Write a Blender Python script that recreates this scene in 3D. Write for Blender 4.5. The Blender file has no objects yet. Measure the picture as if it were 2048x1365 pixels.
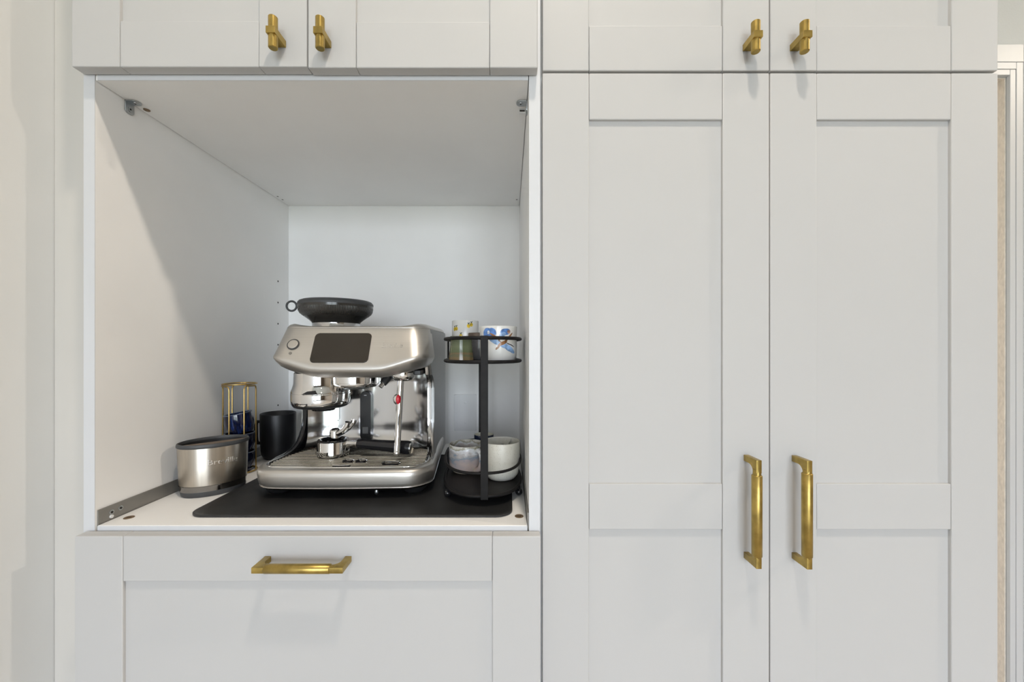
import bpy, bmesh, math, random
from mathutils import Vector, Matrix
random.seed(4)
PI = math.pi
sc = bpy.context.scene
C = sc.collection
F = 796.0                                   # focal length in pixels of the 2048 px frame (14 mm lens)
CZ = 1.25                                   # camera height

# ------------------------------------------------------------------ camera
cam_d = bpy.data.cameras.new('camera')
cam_d.sensor_width = 36.0
cam_d.sensor_fit = 'HORIZONTAL'
cam_d.lens = 36.0 * F / 2048.0
cam_d.shift_x = 6 / 2048.0
cam_d.shift_y = 16.5 / 2048.0
cam_d.clip_start = 0.02
cam = bpy.data.objects.new('camera', cam_d)
C.objects.link(cam)
cam.location = (0, 0, CZ)
cam.rotation_euler = (PI / 2, 0, 0)
sc.camera = cam

# ------------------------------------------------------------------ world (overcast daylight outside the windows)
W = bpy.data.worlds.new('daylight')
sc.world = W
W.use_nodes = True
wn = W.node_tree.nodes
wl = W.node_tree.links
wn.clear()
wo = wn.new('ShaderNodeOutputWorld')
wb = wn.new('ShaderNodeBackground')
wt = wn.new('ShaderNodeTexCoord')
wx = wn.new('ShaderNodeSeparateXYZ')
wr = wn.new('ShaderNodeValToRGB')
wr.color_ramp.elements[0].position = 0.0
wr.color_ramp.elements[0].color = (0.22, 0.25, 0.24, 1)
wr.color_ramp.elements[1].position = 1.0
wr.color_ramp.elements[1].color = (0.66, 0.81, 1.0, 1)
e = wr.color_ramp.elements.new(0.47); e.color = (0.30, 0.35, 0.34, 1)
e = wr.color_ramp.elements.new(0.53); e.color = (0.885, 0.95, 1.055, 1)
wm = wn.new('ShaderNodeMath'); wm.operation = 'MULTIPLY_ADD'
wm.inputs[1].default_value = 0.5; wm.inputs[2].default_value = 0.5
wl.new(wt.outputs['Generated'], wx.inputs[0])
wl.new(wx.outputs['Z'], wm.inputs[0])
wl.new(wm.outputs[0], wr.inputs[0])
wl.new(wr.outputs[0], wb.inputs[0])
wb.inputs[1].default_value = 15.2
wl.new(wb.outputs[0], wo.inputs[0])

# ------------------------------------------------------------------ exposure
sc.view_settings.view_transform = 'Standard'
sc.view_settings.look = 'None'
sc.view_settings.gamma = 1.0
sc.view_settings.use_curve_mapping = False
sc.view_settings.exposure = 0.0
sc.cycles.max_bounces = 8
sc.cycles.diffuse_bounces = 5
sc.cycles.glossy_bounces = 5
sc.cycles.adaptive_threshold = 0.05
sc.cycles.caustics_reflective = False
sc.cycles.caustics_refractive = False
LAMP_COLOR = (1.0, 0.885, 0.745)
WINDOWS = [(-0.76, 0.44, 0.08, 2.40), (0.54, 1.74, 0.08, 2.40)]   # x0 x1 z0 z1 in the wall behind the camera
YB = -4.0                                   # inner face of the wall behind the camera
XL, XR = -0.83, 3.3                         # inner faces of the side walls
CEIL = 3.0
for (x0, x1, z0, z1) in WINDOWS:            # light portals: guide the sampling of the sky, give off nothing themselves
    ld = bpy.data.lights.new('window_portal', 'AREA')
    ld.shape = 'RECTANGLE'; ld.size = x1 - x0; ld.size_y = z1 - z0
    ld.cycles.is_portal = True
    lo = bpy.data.objects.new('window_portal', ld)
    C.objects.link(lo)
    lo.location = ((x0 + x1) / 2, YB - 0.10, (z0 + z1) / 2)
    lo.rotation_euler = (PI / 2, 0, 0)      # -Z of the light towards +Y

# ================================================================== materials
def new_mat(name):
    m = bpy.data.materials.new(name)
    m.use_nodes = True
    n = m.node_tree.nodes
    return m, n, m.node_tree.links, n['Principled BSDF']

def coords(n, l, scale=(1, 1, 1)):
    t = n.new('ShaderNodeTexCoord')
    mp = n.new('ShaderNodeMapping')
    mp.inputs['Scale'].default_value = scale
    l.new(t.outputs['Object'], mp.inputs[0])
    return mp.outputs[0]

def noise(n, l, vec, scale, detail=3, rough=0.5):
    t = n.new('ShaderNodeTexNoise')
    t.inputs['Scale'].default_value = scale
    t.inputs['Detail'].default_value = detail
    t.inputs['Roughness'].default_value = rough
    l.new(vec, t.inputs['Vector'])
    return t.outputs['Fac']

def ramp(n, l, fac, stops):
    r = n.new('ShaderNodeValToRGB')
    el = r.color_ramp.elements
    el[0].position, el[0].color = stops[0][0], (*stops[0][1], 1)
    el[1].position, el[1].color = stops[-1][0], (*stops[-1][1], 1)
    for p, c in stops[1:-1]:
        x = el.new(p); x.color = (*c, 1)
    l.new(fac, r.inputs[0])
    return r.outputs[0]

def bump(n, l, h, b, strength=0.1, dist=0.001):
    k = n.new('ShaderNodeBump')
    k.inputs['Strength'].default_value = strength
    k.inputs['Distance'].default_value = dist
    l.new(h, k.inputs['Height'])
    l.new(k.outputs[0], b.inputs['Normal'])

def mix(n, l, fac, a, b):
    m = n.new('ShaderNodeMix'); m.data_type = 'RGBA'
    if hasattr(fac, 'node'): l.new(fac, m.inputs[0])
    else: m.inputs[0].default_value = fac
    for i, c in ((6, a), (7, b)):
        if hasattr(c, 'node'): l.new(c, m.inputs[i])
        else: m.inputs[i].default_value = (*c, 1)
    return m.outputs[2]

def math_(n, l, op, a, b=0.0, c=None, clamp=False):
    m = n.new('ShaderNodeMath'); m.operation = op; m.use_clamp = clamp
    for i, v in enumerate((a, b, c)):
        if v is None: continue
        if hasattr(v, 'node'): l.new(v, m.inputs[i])
        else: m.inputs[i].default_value = v
    return m.outputs[0]

def simple(name, col, rough=0.5, metal=0.0, var=0.06, scale=8, stretch=(1, 1, 1), bstr=0.0, bscale=300, bdist=0.0005, coat=0.0, spec=None, rvar=0.0):
    m, n, l, b = new_mat(name)
    v = coords(n, l, stretch)
    f = noise(n, l, v, scale, 4)
    lo = tuple(max(0, c * (1 - var)) for c in col)
    hi = tuple(min(1, c * (1 + var)) for c in col)
    l.new(ramp(n, l, f, [(0.3, lo), (0.7, hi)]), b.inputs['Base Color'])
    b.inputs['Roughness'].default_value = rough
    if rvar:
        r = n.new('ShaderNodeMapRange')
        r.inputs[3].default_value = rough - rvar; r.inputs[4].default_value = rough + rvar
        l.new(f, r.inputs[0]); l.new(r.outputs[0], b.inputs['Roughness'])
    b.inputs['Metallic'].default_value = metal
    b.inputs['Coat Weight'].default_value = coat
    b.inputs['Coat Roughness'].default_value = 0.05
    if spec is not None: b.inputs['Specular IOR Level'].default_value = spec
    if bstr:
        bump(n, l, noise(n, l, v, bscale, 2), b, bstr, bdist)
    return m

M = {}
M['lacquer'] = simple('white_lacquer', (0.545, 0.543, 0.540), 0.55, var=0.012, scale=3, spec=0.3)
M['melamine'] = simple('white_melamine', (0.93, 0.925, 0.915), 0.5, var=0.02, scale=6, spec=0.3)
M['edge'] = simple('white_edge_banding', (0.66, 0.675, 0.70), 0.4, var=0.01)
M['wall'] = simple('wall_paint', (0.74, 0.75, 0.75), 0.7, var=0.012, scale=5, bstr=0.12, bscale=260, bdist=0.0006)
M['wall_grey'] = simple('walnut_wall_boards', (0.11, 0.085, 0.065), 0.6, var=0.25, scale=5, stretch=(9, 9, .6))
M['frame_dark'] = simple('dark_window_frame', (0.03, 0.03, 0.032), 0.5, var=0.1)
M['wall_tan'] = simple('tan_wall_paint', (0.36, 0.30, 0.235), 0.7, var=0.012, scale=5)
M['wall_back'] = simple('darkened_wall_paint', (0.59, 0.615, 0.62), 0.7, var=0.015, scale=9, bstr=0.3, bscale=160, bdist=0.001)  # wall paint in a darker copy, offsetting the strong downlight on this wall
M['filler'] = simple('cream_filler_paint', (0.635, 0.615, 0.58), 0.6, var=0.012, scale=5)
M['ceil'] = simple('ceiling_paint', (0.60, 0.60, 0.59), 0.8, var=0.01)
M['trim'] = simple('trim_paint', (0.55, 0.57, 0.59), 0.4, var=0.015, stretch=(4, 4, .5), bstr=0.05)
M['jamb'] = simple('beige_jamb_paint', (0.74, 0.67, 0.58), 0.6, var=0.10, scale=60, stretch=(1, 3, 1), bstr=0.25, bscale=220)
M['doorslab'] = simple('door_paint', (0.74, 0.73, 0.71), 0.45, var=0.02)
M['brass'] = simple('antique_brass', (0.44, 0.315, 0.095), 0.36, 1.0, var=0.22, scale=55, bstr=0.05, bscale=400, rvar=0.06)
M['wire_brass'] = simple('gold_wire', (0.62, 0.43, 0.16), 0.28, 1.0, var=0.1, scale=40)
M['steel'] = simple('brushed_steel', (0.62, 0.595, 0.56), 0.40, 1.0, var=0.035, scale=30, stretch=(0.06, 0.6, 26), bstr=0.05, bscale=60, bdist=0.0003, rvar=0.04)
M['steel_v'] = simple('brushed_steel_upright', (0.66, 0.62, 0.55), 0.20, 1.0, var=0.05, scale=30, stretch=(8, 8, 0.3), bstr=0.03, bscale=60, bdist=0.0003, rvar=0.04)
def sleeve_mat():
    m = simple('brushed_sleeve', (0.60, 0.555, 0.49), 0.32, 1.0, var=0.05, scale=30, stretch=(8, 8, 0.3))
    n, l = m.node_tree.nodes, m.node_tree.links
    t = n.new('ShaderNodeTangent'); t.direction_type = 'RADIAL'; t.axis = 'Z'
    b = n['Principled BSDF']
    b.inputs['Anisotropic'].default_value = 0.85
    b.inputs['Anisotropic Rotation'].default_value = 0.25
    l.new(t.outputs[0], b.inputs['Tangent'])
    return m
M['sleeve'] = sleeve_mat()
M['side_steel'] = simple('grey_side_panel', (0.36, 0.36, 0.355), 0.42, 1.0, var=0.03, scale=20, stretch=(1, 1, 10))
M['chrome'] = simple('chrome', (0.82, 0.81, 0.80), 0.045, 1.0, var=0.02, scale=12)
M['panel_chrome'] = simple('polished_steel', (0.58, 0.575, 0.575), 0.13, 1.0, var=0.03, scale=12, stretch=(3, 3, 1))
M['slat'] = simple('slat_steel', (0.66, 0.63, 0.56), 0.25, 1.0, var=0.12, scale=60)
M['zinc'] = simple('zinc_plate', (0.46, 0.48, 0.49), 0.36, 1.0, var=0.08, scale=90)
M['rail'] = simple('grey_rail', (0.30, 0.29, 0.27), 0.5, 0.6, var=0.05, scale=30)
M['black'] = simple('black_plastic', (0.018, 0.018, 0.019), 0.35, var=0.2, scale=40)
M['black_gloss'] = simple('black_gloss', (0.012, 0.012, 0.014), 0.12, var=0.2, scale=40)
M['rubber'] = simple('dark_rubber', (0.020, 0.020, 0.021), 0.5, var=0.25, scale=25, bstr=0.1, bscale=900)
M['greyrubber'] = simple('grey_rubber', (0.055, 0.057, 0.06), 0.5, var=0.1, scale=25)
M['blackmetal'] = simple('black_powder_coat', (0.012, 0.011, 0.011), 0.5, 0.0, spec=0.16, var=0.2, scale=60, bstr=0.12, bscale=1200)
M['mug_black'] = simple('matte_black_glaze', (0.012, 0.012, 0.014), 0.42, var=0.2, scale=30, bstr=0.05, bscale=500)
M['hole'] = simple('dark_hole', (0.03, 0.028, 0.025), 0.8, var=0.1)
M['cam'] = simple('cam_lock_brown', (0.22, 0.15, 0.09), 0.5, 0.5, var=0.3, scale=400)
M['plate'] = simple('wall_plate', (0.80, 0.80, 0.80), 0.35, var=0.01)
M['red'] = simple('red_dot', (0.65, 0.01, 0.03), 0.25, var=0.05, coat=0.6)
M['bar_brown'] = simple('brown_knock_bar', (0.15, 0.11, 0.08), 0.6, var=0.25, scale=60)
M['screen'] = simple('dark_screen', (0.030, 0.024, 0.018), 0.10, var=0.1, scale=5, spec=0.4)
M['dark_chrome'] = simple('dark_chrome', (0.30, 0.29, 0.28), 0.10, 1.0, var=0.1, scale=30)
M['label_grey'] = simple('grey_label', (0.12, 0.12, 0.115), 0.5, var=0.05)
M['glyph'] = simple('dark_print', (0.045, 0.045, 0.045), 0.5, var=0.05)
M['oak'] = simple('oak_floor', (0.50, 0.45, 0.39), 0.45, var=0.25, scale=7, stretch=(12, 1, 1))
M['grounds'] = simple('coffee_grounds', (0.05, 0.025, 0.012), 0.9, var=0.4, scale=500)
M['cream'] = simple('cream_glaze', (0.62, 0.60, 0.50), 0.25, var=0.03)
M['navy'] = simple('navy_glaze', (0.012, 0.02, 0.05), 0.18, var=0.3, scale=60)
M['greyglaze'] = simple('grey_brown_glaze', (0.16, 0.155, 0.155), 0.2, var=0.35, scale=30)

# smoked plastic hopper
def hopper_mat():
    m, n, l, b = new_mat('smoked_plastic')
    t = n.new('ShaderNodeTexCoord'); s = n.new('ShaderNodeSeparateXYZ')
    l.new(t.outputs['Object'], s.inputs[0])
    ax = math_(n, l, 'SUBTRACT', s.outputs[0], -0.0726)
    ay = math_(n, l, 'SUBTRACT', s.outputs[1], 0.17)
    ang = math_(n, l, 'ARCTAN2', ay, ax)
    w = math_(n, l, 'SINE', math_(n, l, 'MULTIPLY', ang, 150.0))
    band = math_(n, l, 'COMPARE', s.outputs[2], 0.378, 0.010)
    bump(n, l, math_(n, l, 'MULTIPLY', w, band), b, 0.5, 0.0012)
    f = noise(n, l, t.outputs['Object'], 20)
    l.new(ramp(n, l, f, [(0.3, (0.030, 0.027, 0.024)), (0.7, (0.046, 0.042, 0.037))]), b.inputs['Base Color'])
    b.inputs['Roughness'].default_value = 0.16
    b.inputs['Specular IOR Level'].default_value = 0.6
    return m
M['hopper'] = hopper_mat()

def blue_glaze():
    m, n, l, b = new_mat('blue_streaked_glaze')
    v = coords(n, l, (60, 60, 8))
    f = noise(n, l, v, 2.0, 4, 0.6)
    l.new(ramp(n, l, f, [(0.40, (0.003, 0.004, 0.014)), (0.58, (0.005, 0.012, 0.06)), (0.72, (0.012, 0.045, 0.20)), (0.82, (0.06, 0.10, 0.22))]), b.inputs['Base Color'])
    b.inputs['Roughness'].default_value = 0.14
    b.inputs['Coat Weight'].default_value = 0.5
    return m
M['blue'] = blue_glaze()
M['bluerim'] = simple('grey_blue_rim', (0.13, 0.16, 0.22), 0.3, var=0.2, scale=50)

def speckle():
    m, n, l, b = new_mat('speckled_cream_glaze')
    v = coords(n, l)
    vo = n.new('ShaderNodeTexVoronoi'); vo.inputs['Scale'].default_value = 560
    l.new(v, vo.inputs['Vector'])
    sp = math_(n, l, 'LESS_THAN', vo.outputs['Distance'], 0.24)
    sp = math_(n, l, 'MULTIPLY', sp, math_(n, l, 'GREATER_THAN', noise(n, l, v, 160), 0.52))
    base = ramp(n, l, noise(n, l, v, 25), [(0.3, (0.60, 0.585, 0.52)), (0.7, (0.68, 0.67, 0.61))])
    l.new(mix(n, l, sp, base, (0.36, 0.31, 0.25)), b.inputs['Base Color'])
    b.inputs['Roughness'].default_value = 0.38
    return m
M['speckle'] = speckle()

def marbled():
    m, n, l, b = new_mat('marbled_glaze')
    t = n.new('ShaderNodeTexCoord'); s = n.new('ShaderNodeSeparateXYZ')
    l.new(t.outputs['Object'], s.inputs[0])
    f = noise(n, l, coords(n, l, (1, 1, 1.6)), 34, 4, 0.6)
    h = math_(n, l, 'ADD', math_(n, l, 'MULTIPLY', s.outputs[2], 11.0), math_(n, l, 'MULTIPLY_ADD', f, 0.7, -0.35))
    c = ramp(n, l, h, [(0.02, (0.46, 0.42, 0.30)), (0.14, (0.50, 0.40, 0.36)), (0.30, (0.42, 0.36, 0.36)), (0.40, (0.24, 0.30, 0.36)), (0.48, (0.48, 0.44, 0.43)),
                       (0.58, (0.66, 0.68, 0.70)), (0.65, (0.30, 0.28, 0.20)), (0.72, (0.62, 0.60, 0.55))])
    l.new(c, b.inputs['Base Color'])
    b.inputs['Roughness'].default_value = 0.22
    return m
M['marbled'] = marbled()

def green_glaze():
    m, n, l, b = new_mat('olive_green_glaze')
    t = n.new('ShaderNodeTexCoord'); s = n.new('ShaderNodeSeparateXYZ')
    l.new(t.outputs['Object'], s.inputs[0])
    f = noise(n, l, coords(n, l, (1, 1, 5)), 22, 4, 0.6)
    h = math_(n, l, 'ADD', math_(n, l, 'MULTIPLY', s.outputs[2], 18.0), math_(n, l, 'MULTIPLY_ADD', f, 0.36, -0.18))
    c = ramp(n, l, h, [(0.0, (0.186, 0.124, 0.056)), (0.10, (0.167, 0.124, 0.062)), (0.18, (0.093, 0.105, 0.056)), (0.26, (0.161, 0.105, 0.056)), (0.34, (0.093, 0.112, 0.056)),
                       (0.55, (0.124, 0.146, 0.081)), (0.75, (0.081, 0.099, 0.056)), (0.95, (0.136, 0.143, 0.081))])
    l.new(c, b.inputs['Base Color'])
    b.inputs['Roughness'].default_value = 0.15
    return m
M['green'] = green_glaze()

def painted(name, base, marks, r, wob=0.0012):
    """white glaze with hand-painted marks; marks = (s, z, half length, half width, tilt, colour); s runs round the cup from its front"""
    m, n, l, b = new_mat(name)
    t = n.new('ShaderNodeTexCoord'); s = n.new('ShaderNodeSeparateXYZ')
    l.new(t.outputs['Object'], s.inputs[0])
    ang = math_(n, l, 'ARCTAN2', s.outputs[0], math_(n, l, 'MULTIPLY', s.outputs[1], -1.0))
    S = math_(n, l, 'MULTIPLY', ang, r)
    nz = noise(n, l, t.outputs['Object'], 160, 3)
    S = math_(n, l, 'ADD', S, math_(n, l, 'MULTIPLY_ADD', nz, 2 * wob, -wob))
    Z = math_(n, l, 'ADD', s.outputs[2], math_(n, l, 'MULTIPLY_ADD', noise(n, l, t.outputs['Object'], 110, 3), 2 * wob, -wob))
    col = ramp(n, l, noise(n, l, t.outputs['Object'], 25), [(0.3, tuple(c * .97 for c in base)), (0.7, base)])
    shade = noise(n, l, t.outputs['Object'], 90, 3)
    for (cs, cz, a, w, tilt, c) in marks:
        ds = math_(n, l, 'SUBTRACT', S, cs); dz = math_(n, l, 'SUBTRACT', Z, cz)
        ct, st = math.cos(tilt), math.sin(tilt)
        p = math_(n, l, 'ADD', math_(n, l, 'MULTIPLY', ds, ct / a), math_(n, l, 'MULTIPLY', dz, st / a))
        q = math_(n, l, 'ADD', math_(n, l, 'MULTIPLY', ds, -st / w), math_(n, l, 'MULTIPLY', dz, ct / w))
        d = math_(n, l, 'ADD', math_(n, l, 'MULTIPLY', p, p), math_(n, l, 'MULTIPLY', q, q))
        k = math_(n, l, 'MULTIPLY_ADD', d, -5.0, 5.0, clamp=True)
        cc = ramp(n, l, shade, [(0.38, tuple(x * 0.7 for x in c)), (0.62, tuple(min(1, x * 1.5 + 0.02) for x in c))])
        col = mix(n, l, k, col, cc)
    l.new(col, b.inputs['Base Color'])
    b.inputs['Roughness'].default_value = 0.18
    return m
BL, BL2, BR, DK = (0.07, 0.17, 0.42), (0.20, 0.33, 0.55), (0.22, 0.10, 0.035), (0.05, 0.045, 0.06)
M['flower'] = painted('white_glaze_blue_flowers', (0.74, 0.74, 0.72), [
    (-0.022, 0.056, 0.012, 0.012, 0.3, BL), (-0.012, 0.058, 0.009, 0.010, 1.0, BL), (0.016, 0.059, 0.012, 0.007, 0.15, BL), (0.010, 0.053, 0.008, 0.005, 0.5, BL2),
    (-0.020, 0.058, 0.003, 0.004, 0, (0.6, 0.66, 0.75)), (0.024, 0.059, 0.004, 0.004, 0, (0.35, 0.20, 0.15)),
    (0.012, 0.032, 0.030, 0.0055, -0.42, BL2), (0.026, 0.024, 0.018, 0.005, -0.45, BL2), (-0.010, 0.042, 0.012, 0.005, -0.6, BL2),
    (-0.008, 0.051, 0.011, 0.0022, -0.55, BR), (0.004, 0.041, 0.008, 0.0016, -0.8, BR), (0.022, 0.046, 0.017, 0.0024, 0.75, BR), (0.010, 0.036, 0.012, 0.0036, 0.45, BR),
    (0.000, 0.027, 0.006, 0.0022, 0.8, BR), (0.028, 0.033, 0.013, 0.0012, -0.35, DK)], 0.039)
YE, LG = (0.60, 0.42, 0.03), (0.08, 0.10, 0.04)
lem = []
for (s_, z_) in [(-0.019, 0.072), (-0.025, 0.071), (-0.007, 0.055), (0.018, 0.081), (0.011, 0.078), (0.026, 0.050), (-0.028, 0.040), (0.004, 0.030)]:
    lem += [(s_, z_, 0.0042, 0.0048, 0.2, YE), (s_ + 0.001, z_ + 0.0062, 0.0028, 0.0011, 0.9, LG), (s_ - 0.001, z_ + 0.006, 0.0024, 0.0009, 2.2, LG)]
M['lemon'] = painted('white_glaze_lemons', (0.76, 0.75, 0.72), lem, 0.0316, 0.0004)

# thin window glass
def glass():
    m, n, l, b = new_mat('window_glass')
    n.remove(b)
    tr = n.new('ShaderNodeBsdfTransparent'); gl = n.new('ShaderNodeBsdfGlossy'); mx = n.new('ShaderNodeMixShader')
    gl.inputs['Roughness'].default_value = 0.02
    f = noise(n, l, coords(n, l), 2)
    r = n.new('ShaderNodeMapRange'); r.inputs[3].default_value = 0.05; r.inputs[4].default_value = 0.07
    l.new(f, r.inputs[0]); l.new(r.outputs[0], mx.inputs[0])
    l.new(tr.outputs[0], mx.inputs[1]); l.new(gl.outputs[0], mx.inputs[2])
    l.new(mx.outputs[0], n['Material Output'].inputs[0])
    return m
M['glass'] = glass()

def lamp_glow():
    m, n, l, b = new_mat('downlight_lens')
    b.inputs['Base Color'].default_value = (0.9, 0.88, 0.82, 1)
    b.inputs['Emission Color'].default_value = (*LAMP_COLOR, 1)
    f = noise(n, l, coords(n, l), 3)
    r = n.new('ShaderNodeMapRange'); r.inputs[3].default_value = 3.9; r.inputs[4].default_value = 4.1
    l.new(f, r.inputs[0]); l.new(r.outputs[0], b.inputs['Emission Strength'])
    return m
M['lens'] = lamp_glow()

# ================================================================== geometry helpers
BOXED = set()
def box(bm, x0, x1, y0, y1, z0, z1, bev=0.0, seg=2):
    BOXED.add(id(bm))
    vs = [bm.verts.new(p) for p in ((x0, y0, z0), (x1, y0, z0), (x1, y1, z0), (x0, y1, z0), (x0, y0, z1), (x1, y0, z1), (x1, y1, z1), (x0, y1, z1))]
    fs = [bm.faces.new([vs[i] for i in q]) for q in ((3, 2, 1, 0), (4, 5, 6, 7), (0, 1, 5, 4), (1, 2, 6, 5), (2, 3, 7, 6), (3, 0, 4, 7))]
    if bev:
        es = list({e for f in fs for e in f.edges})
        bmesh.ops.bevel(bm, geom=es, offset=bev, segments=seg, affect='EDGES', profile=0.5, clamp_overlap=True)

LOFTED = set()
def loft(bm, rings, cap0=True, cap1=True, closed=True):
    LOFTED.add(id(bm))
    rv = [[bm.verts.new(p) for p in r] for r in rings]
    n = len(rv[0])
    for a, b in zip(rv[:-1], rv[1:]):
        for i in range(n if closed else n - 1):
            j = (i + 1) % n
            bm.faces.new((a[i], a[j], b[j], b[i]))
    if cap0: bm.faces.new(list(reversed(rv[0])))
    if cap1: bm.faces.new(rv[-1])
    return rv

def lathe(bm, prof, cx=0, cy=0, seg=48, cap0=False, cap1=False):
    """prof = (radius, z) from bottom outside to ..., axis upright"""
    rings = []
    for r, z in prof:
        rings.append([(cx + max(r, 1e-5) * math.cos(2 * PI * i / seg), cy + max(r, 1e-5) * math.sin(2 * PI * i / seg), z) for i in range(seg)])
    loft(bm, rings, cap0, cap1)

def tube(bm, pts, r, seg=10, closed=False, radii=None):
    pts = [Vector(p) for p in pts]
    n = len(pts)
    rings = []
    up = None
    for i, p in enumerate(pts):
        if closed: t = (pts[(i + 1) % n] - pts[i - 1]).normalized()
        else: t = (pts[min(i + 1, n - 1)] - pts[max(i - 1, 0)]).normalized()
        if up is None:
            up = Vector((0, 0, 1)) if abs(t.z) < 0.9 else Vector((1, 0, 0))
        s = t.cross(up).normalized()
        up = s.cross(t).normalized()
        rr = radii[i] if radii else r
        rings.append([p + s * (rr * math.cos(2 * PI * k / seg)) + up * (rr * math.sin(2 * PI * k / seg)) for k in range(seg)])
    if closed: loft(bm, rings + [rings[0]], False, False)
    else: loft(bm, rings)

def prism(bm, poly, to3, d0, d1, bev=0.0):
    """polygon poly extruded from d0 to d1; to3(a, b, d) gives the point"""
    a = [bm.verts.new(to3(p[0], p[1], d0)) for p in poly]
    b = [bm.verts.new(to3(p[0], p[1], d1)) for p in poly]
    n = len(poly)
    fs = [bm.faces.new((a[i], a[(i + 1) % n], b[(i + 1) % n], b[i])) for i in range(n)]
    fa, fb = bm.faces.new(list(reversed(a))), bm.faces.new(b)
    if bev:
        es = list(set(fa.edges) | set(fb.edges))
        bmesh.ops.bevel(bm, geom=es, offset=bev, segments=2, affect='EDGES', profile=0.5, clamp_overlap=True)

def rrect(x0, x1, y0, y1, r, seg=6):
    out = []
    for cx, cy, a0 in ((x1 - r, y0 + r, -PI / 2), (x1 - r, y1 - r, 0), (x0 + r, y1 - r, PI / 2), (x0 + r, y0 + r, PI)):
        for i in range(seg + 1):
            a = a0 + PI / 2 * i / seg
            out.append((cx + r * math.cos(a), cy + r * math.sin(a)))
    return out

def obj(name, bm, mat, parent=None, smooth=True, angle=None, loc=None):
    if angle is None: angle = 50 if (id(bm) in LOFTED and id(bm) not in BOXED) else 20
    LOFTED.discard(id(bm)); BOXED.discard(id(bm))
    bmesh.ops.recalc_face_normals(bm, faces=bm.faces)
    me = bpy.data.meshes.new(name)
    bm.to_mesh(me); bm.free()
    o = bpy.data.objects.new(name, me)
    C.objects.link(o)
    me.materials.append(M[mat] if isinstance(mat, str) else mat)
    if smooth:
        me.polygons.foreach_set('use_smooth', [True] * len(me.polygons))
        me.set_sharp_from_angle(angle=math.radians(angle))
    if parent is not None: o.parent = parent
    if loc is not None: o.location = loc
    return o

def tag(o, label, cat, group=None):
    o['label'] = label; o['category'] = cat
    if group: o['group'] = group
    return o

def thing(name, label, cat, loc=(0, 0, 0), rotz=0.0, group=None):
    o = bpy.data.objects.new(name, None)
    C.objects.link(o)
    o.empty_display_size = 0.05
    o.location = loc; o.rotation_euler = (0, 0, rotz)
    return tag(o, label, cat, group)

def struct(name, bm, mat, parent=None, smooth=False):
    o = obj(name, bm, mat, parent, smooth)
    if parent is None: o['kind'] = 'structure'
    return o

def part_box(name, parent, mat, x0, x1, y0, y1, z0, z1, bev=0.0, label=None):
    """box in world coordinates as a child of a thing that is only moved, not turned"""
    bm = bmesh.new()
    p = parent
    ox = Vector((0, 0, 0))
    while p is not None:
        ox += Vector(p.location); p = p.parent
    box(bm, x0 - ox.x, x1 - ox.x, y0 - ox.y, y1 - ox.y, z0 - ox.z, z1 - ox.z, bev)
    o = obj(name, bm, mat, parent)
    if label: o['label'] = label
    return o

def text_mesh(body, size, extrude):
    cu = bpy.data.curves.new('lettering', 'FONT')
    cu.body = body; cu.size = size; cu.extrude = extrude; cu.align_x = 'CENTER'; cu.resolution_u = 3
    cu.bevel_depth = 0.0
    t = bpy.data.objects.new('lettering', cu)
    C.objects.link(t)
    bpy.context.view_layer.update()
    me = bpy.data.meshes.new_from_object(t.evaluated_get(bpy.context.evaluated_depsgraph_get()))
    bpy.data.objects.remove(t); bpy.data.curves.remove(cu)
    return me

# ================================================================== the room
bm = bmesh.new(); box(bm, XL - .1, XR + .1, YB - .2, 1.4, -0.05, 0); floor = struct('floor', bm, 'oak')
bm = bmesh.new(); box(bm, XL - .1, XR + .1, YB - .2, 1.4, CEIL, CEIL + .05); struct('ceiling', bm, 'ceil')
bm = bmesh.new(); box(bm, XL - .1, XL, YB - .2, 1.4, 0, CEIL); struct('wall_left', bm, 'wall')
bm = bmesh.new(); box(bm, XR, XR + .1, YB - .2, 1.4, 0, CEIL); struct('wall_right', bm, 'wall_tan')
YW = 1.28                                                   # back wall plane behind the cabinets
DX0, DX1, DZ = 0.86, 1.598, 2.125                           # doorway beside the right cabinet
bm = bmesh.new()
box(bm, XL, DX0, YW, YW + .12, 0, CEIL)
box(bm, DX1, XR, YW, YW + .12, 0, CEIL)
box(bm, DX0, DX1, YW, YW + .12, DZ, CEIL)
struct('wall_back', bm, 'wall_back')
bm = bmesh.new()                                            # wall behind the camera with its window openings
xs = XL
for (x0, x1, z0, z1) in WINDOWS:
    box(bm, xs, x0, YB - .16, YB, 0, CEIL)
    box(bm, x0, x1, YB - .16, YB, 0, z0)
    box(bm, x0, x1, YB - .16, YB, z1, CEIL)
    xs = x1
box(bm, xs, XR, YB - .16, YB, 0, CEIL)
struct('wall_front', bm, 'wall_grey')
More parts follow.
